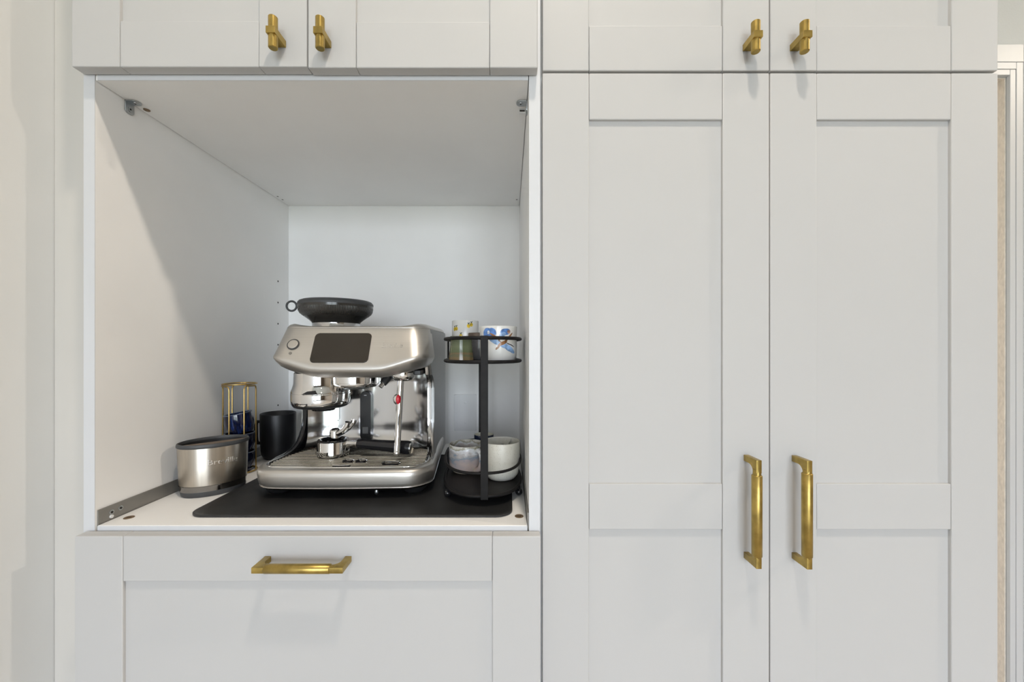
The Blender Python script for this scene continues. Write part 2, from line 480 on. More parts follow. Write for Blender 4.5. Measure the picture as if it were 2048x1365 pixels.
for k, (x0, x1, z0, z1) in enumerate(WINDOWS):
    bm = bmesh.new(); fw = .05
    box(bm, x0, x0 + fw, YB - .12, YB - .05, z0, z1); box(bm, x1 - fw, x1, YB - .12, YB - .05, z0, z1)
    box(bm, x0 + fw, x1 - fw, YB - .12, YB - .05, z0, z0 + fw); box(bm, x0 + fw, x1 - fw, YB - .12, YB - .05, z1 - fw, z1)
    w = struct('window_%d' % (k + 1), bm, 'frame_dark')
    xm = (x0 + x1) / 2
    bm = bmesh.new(); box(bm, xm - .03, xm + .03, YB - .115, YB - .06, z0 + fw, z1 - fw); obj('mullion', bm, 'frame_dark', w)
    bm = bmesh.new(); box(bm, x0 - .04, x1 + .04, YB + .001, YB + .05, z0 - .03, z0); obj('window_sill', bm, 'trim', w)
    zs = [z0 + fw + (z1 - z0 - 2 * fw) * q / 3 for q in range(4)]
    for (xa, xb) in ((x0 + fw, xm - .03), (xm + .03, x1 - fw)):
        for q in range(3):
            if q:
                bm = bmesh.new(); box(bm, xa, xb, YB - .11, YB - .065, zs[q] - .014, zs[q] + .014); obj('glazing_bar', bm, 'frame_dark', w)
            bm = bmesh.new(); box(bm, xa, xb, YB - .09, YB - .086, zs[q] + (.014 if q else 0), zs[q + 1] - (.014 if q < 2 else 0)); obj('pane', bm, 'glass', w)

# doorway on the right: jamb, casing, closed door set deep in it
bm = bmesh.new()
box(bm, DX1 - .004, DX1 - .0004, YW + .0005, YW + .119, 0, DZ - .004); box(bm, DX0 + .0004, DX0 + .004, YW + .0005, YW + .119, 0, DZ - .004)
j = struct('trim_1', bm, 'jamb'); j['label'] = 'beige painted door jamb'
bm = bmesh.new(); box(bm, DX0 + .0004, DX1 - .0004, YW + .0005, YW + .119, DZ - .0039, DZ - .0004); obj('head_jamb', bm, 'jamb', j)
def casing_side(side):
    bm = bmesh.new()
    s = 1 if side > 0 else -1
    xa = DX1 if s > 0 else DX0
    for (a, b_, t) in ((.0, .018, .0110), (.018, .040, .0128), (.040, .096, .0140)):
        x0, x1 = sorted((xa + s * a, xa + s * b_))
        box(bm, x0, x1, YW - t, YW - .0005, 0, DZ + b_, .0012)
    return bm
c2 = struct('trim_2', casing_side(1), 'trim', smooth=True); c2['label'] = 'white door casing with stepped profile'
bm = bmesh.new()
for (a, b_, t) in ((.0, .018, .0110), (.018, .040, .0128), (.040, .096, .0140)):
    box(bm, DX0, DX1 + a - .0002, YW - t, YW - .0005, DZ + a + .0002, DZ + b_, .0012)
obj('head_casing', bm, 'trim', c2)
bm = bmesh.new(); box(bm, DX0 + .006, DX1 - .006, YW + .075, YW + .112, .006, DZ - .006, .002); d1 = struct('door_1', bm, 'doorslab', smooth=True)
bm = bmesh.new(); tube(bm, [(DX0 + .08, YW + .074, 1.0), (DX0 + .08, YW + .03, 1.0), (DX0 + .19, YW + .03, 1.0)], .009); obj('door_handle', bm, 'zinc', d1)
# filler board between the left cabinet and the side wall
bm = bmesh.new(); box(bm, XL + .0005, -.7095, .726, .744, 0, CEIL - .0005, .001); struct('trim_3', bm, 'filler', smooth=True)
bm = bmesh.new(); box(bm, XL, XL + .014, YB + .02, .725, 0, .10, .003); struct('baseboard_left', bm, 'trim', smooth=True)
bm = bmesh.new(); box(bm, DX1 + .098, XR, YW - .014, YW - .0005, 0, .10, .003); struct('baseboard_back', bm, 'trim', smooth=True)

# ceiling downlights
def downlight(x, y, power, label):
    t = thing('ceiling_downlight', label, 'downlight', (x, y, CEIL), 0, 'recessed ceiling downlights')
    bm = bmesh.new(); lathe(bm, [(.085, 0), (.085, -.004), (.078, -.008), (.062, -.006), (.058, -.001), (.058, 0)]); obj('trim_ring', bm, 'trim', t)
    bm = bmesh.new(); lathe(bm, [(.058, -.0012), (.0, -.0012)], cap1=False); obj('lens', bm, 'lens', t)
    ld = bpy.data.lights.new('downlight_bulb', 'AREA'); ld.shape = 'DISK'; ld.size = .11
    ld.energy = power; ld.color = LAMP_COLOR
    lo = bpy.data.objects.new('downlight_bulb', ld); C.objects.link(lo)
    lo.parent = t; lo.location = (0, 0, -.010)
    return t
downlight(.14, .0, 16.5, 'warm recessed ceiling downlight above the coffee cabinet')
downlight(3.05, .0, 44.0, 'warm recessed ceiling downlight nearest the right wall')
downlight(1.2, -2.4, 8.0, 'warm recessed ceiling downlight near the windows')

# ================================================================== cabinets
YC = .6625                                    # carcass front plane
YD = .6415                                    # left door faces
YR = .6627                                    # right door faces
def door(parent, name, x0, x1, z0, z1, yf, rails, stile=.0775, th=.019, rec=.0055):
    """framed front: recessed centre panel with its stiles and rails as sub-parts; coordinates local to the parent"""
    bm = bmesh.new()
    box(bm, x0 + .004, x1 - .004, yf + rec, yf + th - .001, z0 + .004, z1 - .004)
    d = obj(name, bm, 'lacquer', parent)
    for (a, b) in ((x0, x0 + stile), (x1 - stile, x1)):
        bm = bmesh.new(); box(bm, a, b, yf, yf + th, z0, z1, .0016); obj('stile', bm, 'lacquer', d)
    for (a, b) in rails:
        bm = bmesh.new(); box(bm, x0 + stile + .0003, x1 - stile - .0003, yf + .0004, yf + th, a, b, .0016); obj('rail', bm, 'lacquer', d)
    return d

def knob(parent, x, y, z):
    """square post out of the door with a round crossbar through its end"""
    bm = bmesh.new()
    box(bm, x - .0072, x + .0072, y - .0315, y, z - .0054, z + .0054, .0005, 1)
    cy = y - .0315 + .0078
    n = 24
    prof = [(.0058, -.0245), (.0068, -.0235), (.0068, .0235), (.0058, .0245)]
    rings = [[(x + r * math.cos(2 * PI * i / n), cy + r * math.sin(2 * PI * i / n), z + h) for i in range(n)] for r, h in prof]
    loft(bm, rings)
    return obj('knob', bm, 'brass', parent)

def pull(parent, c, axis, L, bar_r, wd, slip=0.0):
    """two square arms with rounded inner corners carrying a round grip; c = point on the door at the middle"""
    h, hl = .0345, L / 2
    bm = bmesh.new()
    def to3(s, d, t):                           # s along, d outwards, t across
        if axis == 'x': return (c[0] + s, c[1] - d, c[2] + t)
        return (c[0] + t, c[1] - d, c[2] + s)
    th, nub, fr = .0098, .0205, .011
    for sg in (-1, 1):
        poly = [(hl, 0), (hl, h), (hl - nub, h), (hl - nub, h - th)]
        for k in range(7):
            a = PI / 2 * k / 6
            poly.append((hl - th - fr + fr * math.sin(a), h - th - fr + fr * math.cos(a)))
        poly.append((hl - th, 0))
        prism(bm, [(sg * p[0], p[1]) for p in poly], to3, -wd / 2, wd / 2, .0005)
    n = 28
    e0, e1 = -hl + nub - .003, hl - nub + .003
    prof = [(bar_r * .72, e0 - .003), (bar_r * .8, e0 - .0005), (bar_r * .86, e0), (bar_r, e0 + .001), (bar_r, e1 - .004 - slip), (bar_r * .86, e1 - .003 - slip), (bar_r * .8, e1 - .003 - slip), (bar_r * .72, e1 + .002)]
    dc = h - .0056
    rings = [[to3(s, dc + r * math.cos(2 * PI * i / n), r * math.sin(2 * PI * i / n)) for i in range(n)] for r, s in prof]
    loft(bm, rings)
    return obj('handle', bm, 'brass', parent)

# ---- left cabinet with the open niche
lc = thing('tall_cabinet', 'white tall cabinet with an open niche holding the coffee machine', 'cabinet')
XI0, XI1 = -.689, .0333                       # inner niche faces
SH = .956                                     # shelf top
NT = 1.698                                    # underside of the niche top
YBK = 1.244                                   # niche back panel
TOPZ = 2.32
side = []
for (a, b, lab) in ((-.7075, XI0, None), (XI1, .0516, None)):
    side.append(part_box('side_panel', lc, 'melamine', a, b, YC, YBK + .012, .10, TOPZ, .0006))
    part_box('edge_band', side[-1], 'edge', a, b, YC - .0006, YC + .0002, .10, TOPZ)
nb = part_box('niche_top', lc, 'melamine', XI0 + .0012, XI1 - .0012, YC + .0005, YBK - .0006, NT, NT + .018)
part_box('edge_band', nb, 'edge', XI0 + .004, XI1 - .0012, YC - .0002, YC + .0006, NT, NT + .018)
sh = part_box('shelf_board', lc, 'melamine', XI0 + .0035, XI1 - .0028, YC + .001, YBK - .0008, SH - .018, SH, .0008)
part_box('edge_band', sh, 'edge', XI0 + .0035, XI1 - .0028, YC + .0002, YC + .0011, SH - .0178, SH - .0008)
part_box('back_panel', lc, 'melamine', XI0 + .0002, XI1 - .0002, YBK, YBK + .010, .10, TOPZ)
part_box('top_board', lc, 'melamine', XI0 + .0005, XI1 - .0005, YC + .0005, YBK - .0005, TOPZ - .018, TOPZ)
part_box('bottom_board', lc, 'melamine', XI0 + .0005, XI1 - .0005, YC + .0005, YBK - .0005, .10, .118)
part_box('plinth', lc, 'lacquer', -.7075, .0516, .73, .745, .001, .10)
# steel rails in the bottom corners
rl = part_box('corner_rail', lc, 'rail', XI0 + .0003, XI0 + .0024, YC + .003, 1.20, SH - .016, SH + .0245)
part_box('corner_rail', lc, 'rail', XI1 - .0022, XI1 - .0003, YC + .003, 1.20, SH - .015, SH + .0205)
def disc_x(name, parent, mat, x, y, z, r, th=.0008, hole=None, rz=1.0):
    bm = bmesh.new(); n = 16
    loft(bm, [[(x + d, y + r * math.cos(2 * PI * i / n), z + rz * r * math.sin(2 * PI * i / n)) for i in range(n)] for d in (0, th)])
    o = obj(name, bm, mat, parent)
    return o
for (yy, zz) in ((.7035, SH + .0135), (.6875, SH + .0125)):
    disc_x('screw', rl, 'zinc', XI0 + .0024, yy, zz, .0042)
    disc_x('screw_slot', rl, 'hole', XI0 + .0031, yy, zz, .0020)
disc_x('peg', rl, 'plate', XI0 + .0024, .6865, SH + .0055, .0028, .0025)
# shelf pin holes on the left side panel and the marks at the niche top
for py in (563, 605.5, 648, 690, 811):
    disc_x('pin_hole', side[0], 'hole', XI0 - .0002, 1.187, CZ - (py - F * 0 - 699) * 1.187 / F, .0026, .0006)
for yy in (1.19, 1.165):
    bm = bmesh.new(); lathe(bm, [(.0026, NT - .0005), (.0, NT - .0005)], XI0 + .012, yy, 12); obj('pin_hole', bm, 'hole', nb)
bm = bmesh.new(); lathe(bm, [(.0026, NT - .0005), (.0, NT - .0005)], XI1 - .010, 1.19, 12); obj('pin_hole', bm, 'hole', nb)
# cam fittings in the shelf
for (xx, yy) in ((-.663, .6945), (.0178, .700)):
    bm = bmesh.new(); lathe(bm, [(.0078, SH + .0002), (.0074, SH + .0008), (.0052, SH + .0008), (.005, SH + .0004), (.0, SH + .0004)], xx, yy, 24); o = obj('cam_fitting', bm, 'cam', sh)
    bm = bmesh.new(); box(bm, xx - .0035, xx + .0035, yy - .0008, yy + .0008, SH + .0003, SH + .0007); obj('cam_slot', bm, 'hole', sh)
# angle brackets under the niche top
def bracket(xw, s, y0):
    """xw = side panel face, s = +1 when the panel is on the left"""
    w, Lx, Lz = .017, .020, .022
    bm = bmesh.new()
    def leg_top(a, b, d): return (xw + s * a, y0 + b, NT - .0003 - d)
    def leg_side(a, b, d): return (xw + s * (.0003 + d), y0 + b, NT - a)
    for f3, L in ((leg_top, Lx), (leg_side, Lz)):
        poly = [(0, 0), (L - .006, 0)] + [(L - .006 + .006 * math.sin(PI * k / 8), w / 2 - w / 2 * math.cos(PI * k / 8)) for k in range(1, 8)] + [(L - .006, w), (0, w)]
        prism(bm, poly, f3, 0, .0018, .0003)
    o = obj('angle_bracket', bm, 'zinc', lc)
    bm = bmesh.new(); lathe(bm, [(.0042, NT - .0022), (.0038, NT - .003), (.0, NT - .0034)], xw + s * .012, y0 + w / 2, 16); obj('screw', bm, 'zinc', o)
    bm = bmesh.new(); lathe(bm, [(.0014, NT - .0036), (.0, NT - .0036)], xw + s * .012, y0 + w / 2, 8); obj('screw_slot', bm, 'hole', o)
    disc_x('screw', o, 'zinc', xw + s * .0022, y0 + w / 2, NT - .013, .0042, s * .0008)
    disc_x('screw_slot', o, 'hole', xw + s * .0029, y0 + w / 2, NT - .013, .0016, s * .0005)
bracket(XI0, 1, .713)
bracket(XI1, -1, .714)
bm = bmesh.new(); tube(bm, [(XI1 - .001, .744, NT - .003), (XI1 - .014, .744, NT - .003)], .0042, 12); o = obj('door_bumper', bm, 'plate', lc)
bm = bmesh.new(); tube(bm, [(XI1 - .0135, .7395, NT - .0045), (XI1 - .004, .7395, NT - .0045)], .0014, 8); obj('screw_slot', bm, 'hole', lc)
bm = bmesh.new(); lathe(bm, [(.0055, NT - .0004), (.005, NT - .0012), (.0, NT - .0012)], XI0 + .012, .744, 16); obj('cam_fitting', bm, 'cam', nb)
# doors, drawer fronts, brass
ZU = 1.7058
dl1 = door(lc, 'door', -.7052, -.3258, ZU, 2.33, YD, [(ZU, ZU + .0745), (2.255, 2.33)])
dl2 = door(lc, 'door', -.3242, .0463, ZU - .0015, 2.33, YD, [(ZU - .0015, ZU + .073), (2.255, 2.33)])
kx = YD / F
knob(dl1, (563.5 - 1018) * kx, YD, CZ + (699 - 89) * kx)
knob(dl2, (654 - 1018) * kx, YD, CZ + (699 - 90) * kx)
df = door(lc, 'drawer_front', -.7004, .0508, .40, .9484, YD, [(.9484 - .0735, .9484), (.40, .4735)])
pull(df, ((616.5 - 1018) * kx, YD, CZ - (1118.5 - 699) * kx), 'x', .1394, .0072, .0088)
door(lc, 'drawer_front', -.7004, .0508, .105, .396, YD, [(.3225, .396), (.105, .1785)])

# ---- right cabinet
rc = thing('tall_cabinet', 'white tall double-door pantry cabinet with four brass fittings', 'cabinet')
for (a, b) in ((.0519, .0725), (.7975, .8155)):
    part_box('side_panel', rc, 'melamine', a, b, YR + .021, YBK + .012, .10, TOPZ, .0006)
part_box('back_panel', rc, 'melamine', .0727, .7973, YBK, YBK + .010, .10, TOPZ)
part_box('top_board', rc, 'melamine', .0727, .7973, YR + .0215, YBK - .0005, TOPZ - .018, TOPZ)
part_box('middle_board', rc, 'melamine', .0727, .7973, YR + .0215, YBK - .0005, 1.703, 1.721)
part_box('bottom_board', rc, 'melamine', .0727, .7973, YR + .0215, YBK - .0005, .10, .118)
part_box('plinth', rc, 'lacquer', .0545, .8155, .73, .745, .001, .10)
kr = YR / F
XS = [((1085 - 1018) * kr, (1538.7 - 1018) * kr), ((1540.6 - 1018) * kr, (1996.3 - 1018) * kr)]
zu, zl = 1.7145, 1.7105
zm1, zm0 = CZ - (968.5 - 699) * kr, CZ - (1060.5 - 699) * kr
for i, (a, b) in enumerate(XS):
    du = door(rc, 'door', a, b, zu, 2.33, YR, [(zu, zu + .0755), (2.255, 2.33)])
    knob(du, ((1493.7, 1588)[i] - 1018) * kr, YR, CZ + (699 - 96.5) * kr)
    dd = door(rc, 'door', a, b, .105, zl, YR, [(zl - .0775, zl), (zm0, zm1), (.105, .1825)])
    pull(dd, (((1492.2, 1588.2)[i] - 1018) * kr, YR, CZ - ((1013, 1014)[i] - 699) * kr), 'z', .1715, .0077, .0082, (.004, .0)[i])

# ---- wall plate on the niche back
op = thing('outlet_plate', 'blank white wall plate with two screws on the niche back', 'wall plate', (-.1358, YBK, 1.053))
bm = bmesh.new()
def fr(a, b, d): return (a, -d, b)
prism(bm, rrect(-.0345, .0345, -.0565, .0565, .003), fr, .0003, .0070, .0026); obj('plate', bm, 'plate', op)
for zz in (.0305, -.0315):
    bm = bmesh.new(); n = 14
    loft(bm, [[(r * math.cos(2 * PI * i / n), y, zz + r * math.sin(2 * PI * i / n)) for i in range(n)] for r, y in ((.0036, -.007), (.0034, -.0078), (.002, -.0082))]); obj('screw', bm, 'plate', op)

# ================================================================== mat under the machine
MT = .0022
mat_o = bmesh.new()
MX0, MX1, MY0, MY1 = -.5676, .0061, .694, 1.095
rings = []
for (ins, z) in ((.002, 0), (.0, .001), (.0, .0036), (.0015, .0046), (.004, .0044), (.009, MT)):
    rings.append([(p[0], p[1], z) for p in rrect(-(MX1 - MX0) / 2 + ins, (MX1 - MX0) / 2 - ins, -(MY1 - MY0) / 2 + ins, (MY1 - MY0) / 2 - ins, .030 - ins, 10)])
loft(mat_o, rings)
mo = obj('rubber_mat', mat_o, 'rubber', loc=((MX0 + MX1) / 2, (MY0 + MY1) / 2, SH))
tag(mo, 'thin black rubber mat with rounded corners under the coffee machine', 'mat')

# ================================================================== coffee machine
AL = math.radians(0.8)
MB = Vector((-.332, .770, SH + MT))
cm = thing('coffee_machine', 'brushed steel espresso machine with touch screen and bean hopper', 'coffee machine', MB, AL)

def D_outline(hw, vf, vb, rf, rb, bow=0.0, n=8):
    """closed plan outline, front at vf with corner radius rf and a slight bow, back at vb"""
    out = []
    for cx, cy, a0, r in ((hw - rf, vf + rf, -PI / 2, rf), (hw - rb, vb - rb, 0, rb), (-hw + rb, vb - rb, PI / 2, rb), (-hw + rf, vf + rf, PI, rf)):
        for i in range(n + 1):
            a = a0 + PI / 2 * i / n
            out.append([cx + r * math.cos(a), cy + r * math.sin(a)])
    k = 14                                         # extra points along the front edge
    a, b = out[-1], out[0]
    fr_ = [[a[0] + (b[0] - a[0]) * i / k, a[1] + (b[1] - a[1]) * i / k] for i in range(1, k)]
    out = out + fr_
    for p in out:
        if p[1] < vf + rf * 1.2:
            p[1] -= bow * (1 - (p[0] / hw) ** 2)
    return out

# base (drip tray housing), wider in front than behind
def taper(u, v): return u * (1 - .115 * min(1, max(0, (v - .05) / .22)))
def base_ring(ins, w):
    return [(taper(p[0], p[1]), p[1], w) for p in D_outline(.180 - ins, .003 + ins, .335 - ins, .052, .03, .006)]
bm = bmesh.new()
loft(bm, [base_ring(i, w) for i, w in ((.022, .0150), (.012, .0150), (.0085, .0165), (.0065, .0215))]); base_low = obj('lower_trim', bm, 'dark_chrome', cm)
bm = bmesh.new(); loft(bm, [base_ring(.0062, .0212), base_ring(.0030, .0213), base_ring(.0026, .0218), base_ring(.0030, .0223), base_ring(.0062, .0224)], False, False); obj('trim_line', bm, 'chrome', cm)
bm = bmesh.new()
loft(bm, [base_ring(i, w) for i, w in ((.0075, .0216), (.0040, .0218), (.0034, .0226), (.0020, .0300), (.0006, .0430), (.0006, .0495), (.0020, .0535), (.0050, .0562), (.0090, .0577), (.0145, .0582), (.0160, .0572), (.0165, .0480))], True, True)
base = obj('drip_tray_housing', bm, 'steel', cm)
bm = bmesh.new()
for (u, v) in ((-.135, .055), (.135, .055), (-.13, .29), (.13, .29)):
    pass
for (u, v) in ((-.138, .05), (.138, .05), (-.12, .29), (.12, .29)):
    bm2 = bmesh.new(); lathe(bm2, [(.0, 0), (.017, 0), (.021, .004), (.029, .0148), (.0, .0149)], u, v, 32); obj('foot', bm2, 'black', cm)
bm.free()
bm = bmesh.new(); lathe(bm, [(.0, .003), (.004, .006), (.0042, .010), (.003, .0149)], .070, .018, 14); obj('level_screw', bm, 'zinc', cm)
# drip tray: black well, rim, slats
def tray_ring(ins, w): return [(taper(p[0], p[1]), p[1], w) for p in D_outline(.1630 - ins, .0205 + ins, .176, .040, .02, .005)]
bm = bmesh.new(); loft(bm, [tray_ring(0, .0487), tray_ring(.0005, .0556)]); tray = obj('drip_tray', bm, 'black_gloss', cm)
bm = bmesh.new(); pts = [(taper(p[0], p[1]), p[1], .0578) for p in D_outline(.1630, .0205, .180, .040, .02, .005)]
tube(bm, pts, .0020, 8, True); obj('tray_rim', bm, 'chrome', tray)
NS = 15
slat_x = []
for k in range(NS):
    v = .030 + k * .0098
    d = max(0.0, (.0215 + .040) - v)
    hw = taper(.1610 - (.040 - math.sqrt(max(0, .040 ** 2 - min(.040, d) ** 2))) - .003, v)
    bm = bmesh.new(); box(bm, -hw, hw, v - .0019, v + .0019, .0550, .0578, .0008, 1); obj('slat', bm, 'slat', tray)
for (u, v, a, b) in ((-.003, .062, .012, .010), (.024, .062, .012, .010), (.091, .044, .019, .012), (-.004, .028, .018, .004)):
    bm = bmesh.new()
    loft(bm, [[(u + (a - i) * math.cos(2 * PI * t / 28), v + (b - i) * math.sin(2 * PI * t / 28), w) for t in range(28)] for i, w in ((0, .0540), (0, .0592), (.0016, .0596), (.0024, .0585), (.0026, .0575))], True, True)
    o = obj('tray_cutout', bm, 'black_gloss', tray)
    bm = bmesh.new(); tube(bm, [(u + (a - .001) * math.cos(2 * PI * t / 28), v + (b - .001) * math.sin(2 * PI * t / 28), .0594) for t in range(14, 29)] if b < .006 else [(u + (a - .001) * math.cos(2 * PI * t / 28), v + (b - .001) * math.sin(2 * PI * t / 28), .0594) for t in range(0, 15)], .0011, 6); obj('cutout_rim', bm, 'chrome', tray)

# body: two side cheeks with the swept foot, closed box between them
def cheek_poly(d=0.0):
    p = [(.128, .337), (.352, .337), (.356, .330), (.356, .022), (.080, .022), (.062 + d, .050), (.064 + d, .0575), (.085 + d, .0590)]
    for k in range(9):                              # sweep from the tray rim up into the column
        a = PI / 2 * k / 8
        p.append((.108 + d + .060 * math.sin(a), .130 - .070 * math.cos(a)))
    p += [(.168 + d, .200)]
    for k in range(1, 7):
        a = PI / 2 * k / 6
        p.append((.168 + d - .030 * (1 - math.cos(a)), .205 + .028 * math.sin(a)))
    p += [(.128, .258)]
    return p
def flare(s):
    return lambda v, w, d: (d + (s * min(.014, .22 * max(0, .166 - v)) if w < .15 else 0), v, w)
for s in (-1, 1):
    a, b = sorted((s * .1510, s * .1565))
    bm = bmesh.new(); prism(bm, cheek_poly(.007), flare(s), a, b, .0012); obj('side_panel', bm, 'side_steel', cm)
    a, b = sorted((s * .1415, s * .1508))
    bm = bmesh.new(); prism(bm, cheek_poly(.0), flare(s), a, b, .0020); obj('inner_liner', bm, 'black_gloss' if s < 0 else 'panel_chrome', cm)  # left liner coloured black for the dark reflection in it, right one chrome
bm = bmesh.new(); box(bm, -.141, .141, .206, .355, .05, .3365, .002); obj('body', bm, 'side_steel', cm)
# underside plate of the head
bm = bmesh.new(); box(bm, -.1120, .1400, .100, .206, .2350, .246, .002); obj('head_underside', bm, 'black', cm)
# polished back panel, hollow across and swept forward at its foot
bm = bmesh.new()
rows = []
NU, NW = 32, 20
for jn in range(NW + 1):
    w = .0600 + (.2360 - .0600) * (jn / NW) ** 1.5
    row = []
    for i in range(NU + 1):
        u = -.1412 + .2824 * i / NU
        v = .203 - .030 * (abs(u) / .1412) ** 4
        if w < .11:
            v -= .016 * ((.11 - w) / .05) ** 3.0
        row.append((u, v, w))
    rows.append(row)
loft(bm, rows, False, False, closed=False)
bpan = obj('back_panel', bm, 'panel_chrome', cm, angle=60)
# recess behind the grinder outlet, indicator strip
bm = bmesh.new()
def on_panel(a, b, d): return (a, .2025 - d, b)
prism(bm, rrect(-.1385, -.0740, .1105, .1780, .014, 6), on_panel, -.001, .0016, .0012)
rcs = obj('outlet_recess', bm, 'chrome', cm)
bm = bmesh.new(); prism(bm, rrect(-.1360, -.0765, .1130, .1750, .0125, 6), on_panel, .0010, .0024, .0004); obj('recess_plate', bm, 'zinc', rcs)
bm = bmesh.new()
prism(bm, [(-.106 + .026 * math.cos(2 * PI * i / 28), .1185 + .0040 * math.sin(2 * PI * i / 28)) for i in range(28)], on_panel, .0020, .0030, 0); obj('recess_dark_oval', bm, 'black', rcs)  # thin black oval low on the recess plate
bm = bmesh.new()
prism(bm, rrect(-.0246, .0002, .0700, .1905, .0118, 8), on_panel, -.001, .0120, .0018); st = obj('indicator_strip', bm, 'black', cm)
bm = bmesh.new(); prism(bm, rrect(-.0188, -.0052, .088, .104, .001, 2), on_panel, .0118, .0126, 0); obj('strip_label', bm, 'label_grey', st)
bm = bmesh.new(); box(bm, -.0150, -.0090, .2025 - .0126, .2025 - .0119, .1800, .1812); obj('strip_mark', bm, 'plate', st)

# head: face shell lofted from plan outlines, lower edge rising to both sides
def lift(u):
    t = min(1.0, max(0.0, (abs(u) - .066) / .085))
    return .0235 * (t * t * (3 - 2 * t)) * .35 + .0235 * t * .65
def head_ring(w, hw, vf, rf=.036, lf=1.0, vb=.150, rise=0.0):
    out = []
    for p in D_outline(hw, vf, vb, rf, .008, .004, 10):
        z = w + lift(p[0]) * lf
        if rise: z += rise * min(1, max(0, (abs(p[0]) - .105) / .03))
        out.append((p[0], p[1], z))
    return out
bm = bmesh.new()
def face_v(w): return .042 + (w - .2515) / (.338 - .2515) * .041
hs = [head_ring(.2315, .140, .078, .034, .85), head_ring(.2325, .150, .066, .036, .85), head_ring(.2360, .1550, .0560, .036, .9), head_ring(.2440, .1600, .0470, .036, .97),
      head_ring(.2490, .1626, .0432, .036, 1.0), head_ring(.2530, .1630, .0427, .036, 1.0)]
for w in (.262, .275, .290, .305, .320, .330, .3365):
    f = (w - .2515) / .0865
    hs.append(head_ring(w, .1630 - f * .0078, face_v(w), .036, max(0, 1 - f) ** 1.0 * 1.0))
loft(bm, hs)
obj('face_shell', bm, 'steel', cm, angle=50)
bm = bmesh.new()
def cap_ring(ins, w, rise=0.0):
    out = []
    for p in D_outline(.1552 - ins, .0826 + ins, .3555 - ins, .036, .03, .004, 10):
        t = min(1, max(0, (abs(p[0]) - .095) / .045)); t = t * t * (3 - 2 * t)
        out.append((p[0], p[1], w + rise * t))
    return out
def cap2(ins, w, rise=0.0):
    out = []
    for p in cap_ring(ins, w, rise):                # the rear of the lid is as wide as the side panels
        k = min(1, max(0, (p[1] - .11) / .04))
        out.append((p[0] * (1 + k * .010), p[1], p[2]))
    return out
loft(bm, [cap2(.0, .3372), cap2(.0, .3388), cap2(.0012, .3402, .001), cap2(.004, .3412, .0038), cap2(.009, .3414, .0062), cap2(.016, .3410, .006), cap2(.022, .3400, .0)])
obj('top_cover', bm, 'steel', cm, angle=50)
bm = bmesh.new(); loft(bm, [cap2(.028, .3399), cap2(.028, .3406), cap2(.030, .3410)]); obj('cup_tray', bm, 'black', cm)

# face fittings are placed in the leaning plane of the face
TL = math.atan2(.041, .0865)
FC = Vector((0, face_v(.295) - .004, .295))
def on_face(a, s, d):                               # a across, s up the face from w = .295, d outwards
    w = .295 + s * math.cos(TL)
    f = (w - .2515 - lift(a)) / (.0865 - lift(a))
    v = .042 + .041 * f - .004 * (1 - (a / .158) ** 2)
    return (a, v - d * math.cos(TL), w + d * math.sin(TL))
def bend_prism(poly, d0, d1, bev, k=None):
    bm = bmesh.new(); prism(bm, poly, on_face, d0, d1, bev); return bm
def s_of(w): return (w - .295) / math.cos(TL)
sb = rrect(-.0755, .0432, s_of(.2640), s_of(.3255), .0085, 8)
sb = [(p[0], p[1]) for p in sb]
o = obj('screen', bend_prism(sb, -.004, .0012, .0006), 'screen', cm)
bx, bs = -.1162, s_of(.3015)
def circ(r, n=28): return [(bx + r * math.cos(2 * PI * i / n), bs + r * math.sin(2 * PI * i / n)) for i in range(n)]
pb = obj('power_button', bend_prism(circ(.0122), -.004, .0022, .0005), 'glyph', cm)
obj('button_cap', bend_prism(circ(.0098), .0, .0032, .0008), 'steel', pb)
bm = bmesh.new()
cx_, cs_ = -.1168, s_of(.2835)
tube(bm, [on_face(cx_ + .0022 * math.cos(a), cs_ + .0022 * math.sin(a), .0012) for a in [PI / 2 + .6 + (2 * PI - 1.2) * i / 14 for i in range(15)]], .00035, 6)
tube(bm, [on_face(cx_, cs_ + .0008, .0012), on_face(cx_, cs_ + .0028, .0012)], .00035, 6)
obj('power_symbol', bm, 'glyph', cm)
me = text_mesh('Breville', .0165, .0004)
for v in me.vertices:
    v.co = Vector(on_face(.0890 + v.co.x * .93, s_of(.2955) + v.co.y, .0004 + v.co.z))
lt = bpy.data.objects.new('lettering', me); C.objects.link(lt); lt.parent = cm; me.materials.append(M['steel'])
lt['label'] = 'raised steel lettering'

# hopper
HU, HV = -.0726, .170
bm = bmesh.new(); lathe(bm, [(.0535, .3400), (.0535, .3440), (.0520, .3455), (.0520, .3520), (.048, .3522)], HU, HV, 64); obj('hopper_collar', bm, 'panel_chrome', cm)
bm = bmesh.new(); lathe(bm, [(.0520, .3520), (.0535, .3550), (.0590, .3600), (.0705, .3685), (.0778, .3745), (.0808, .3800), (.0820, .3870), (.0822, .3945), (.0, .3947)], HU, HV, 96); hop = obj('bean_hopper', bm, 'hopper', cm)
bm = bmesh.new(); lathe(bm, [(.0824, .3935), (.0828, .3955), (.0822, .3990), (.0790, .4030), (.0740, .4050), (.0, .4058)], HU, HV, 96); lid = obj('hopper_lid', bm, 'greyrubber', cm)
bm = bmesh.new(); tube(bm, [(-.1725 + .0115 * math.cos(2 * PI * i / 32), HV - .01, .3925 + .0112 * math.sin(2 * PI * i / 32)) for i in range(32)], .0024, 8, True)
tube(bm, [(-.1618, HV - .01, .3965), (-.1555, HV - .006, .3985), (-.1485, HV, .3985)], .0024, 8)
obj('lid_pull_ring', bm, 'greyrubber', lid)
bm = bmesh.new(); box(bm, -.1568, -.1538, HV - .014, HV - .002, .3820, .3950, .001); obj('lid_tab', bm, 'black', lid)

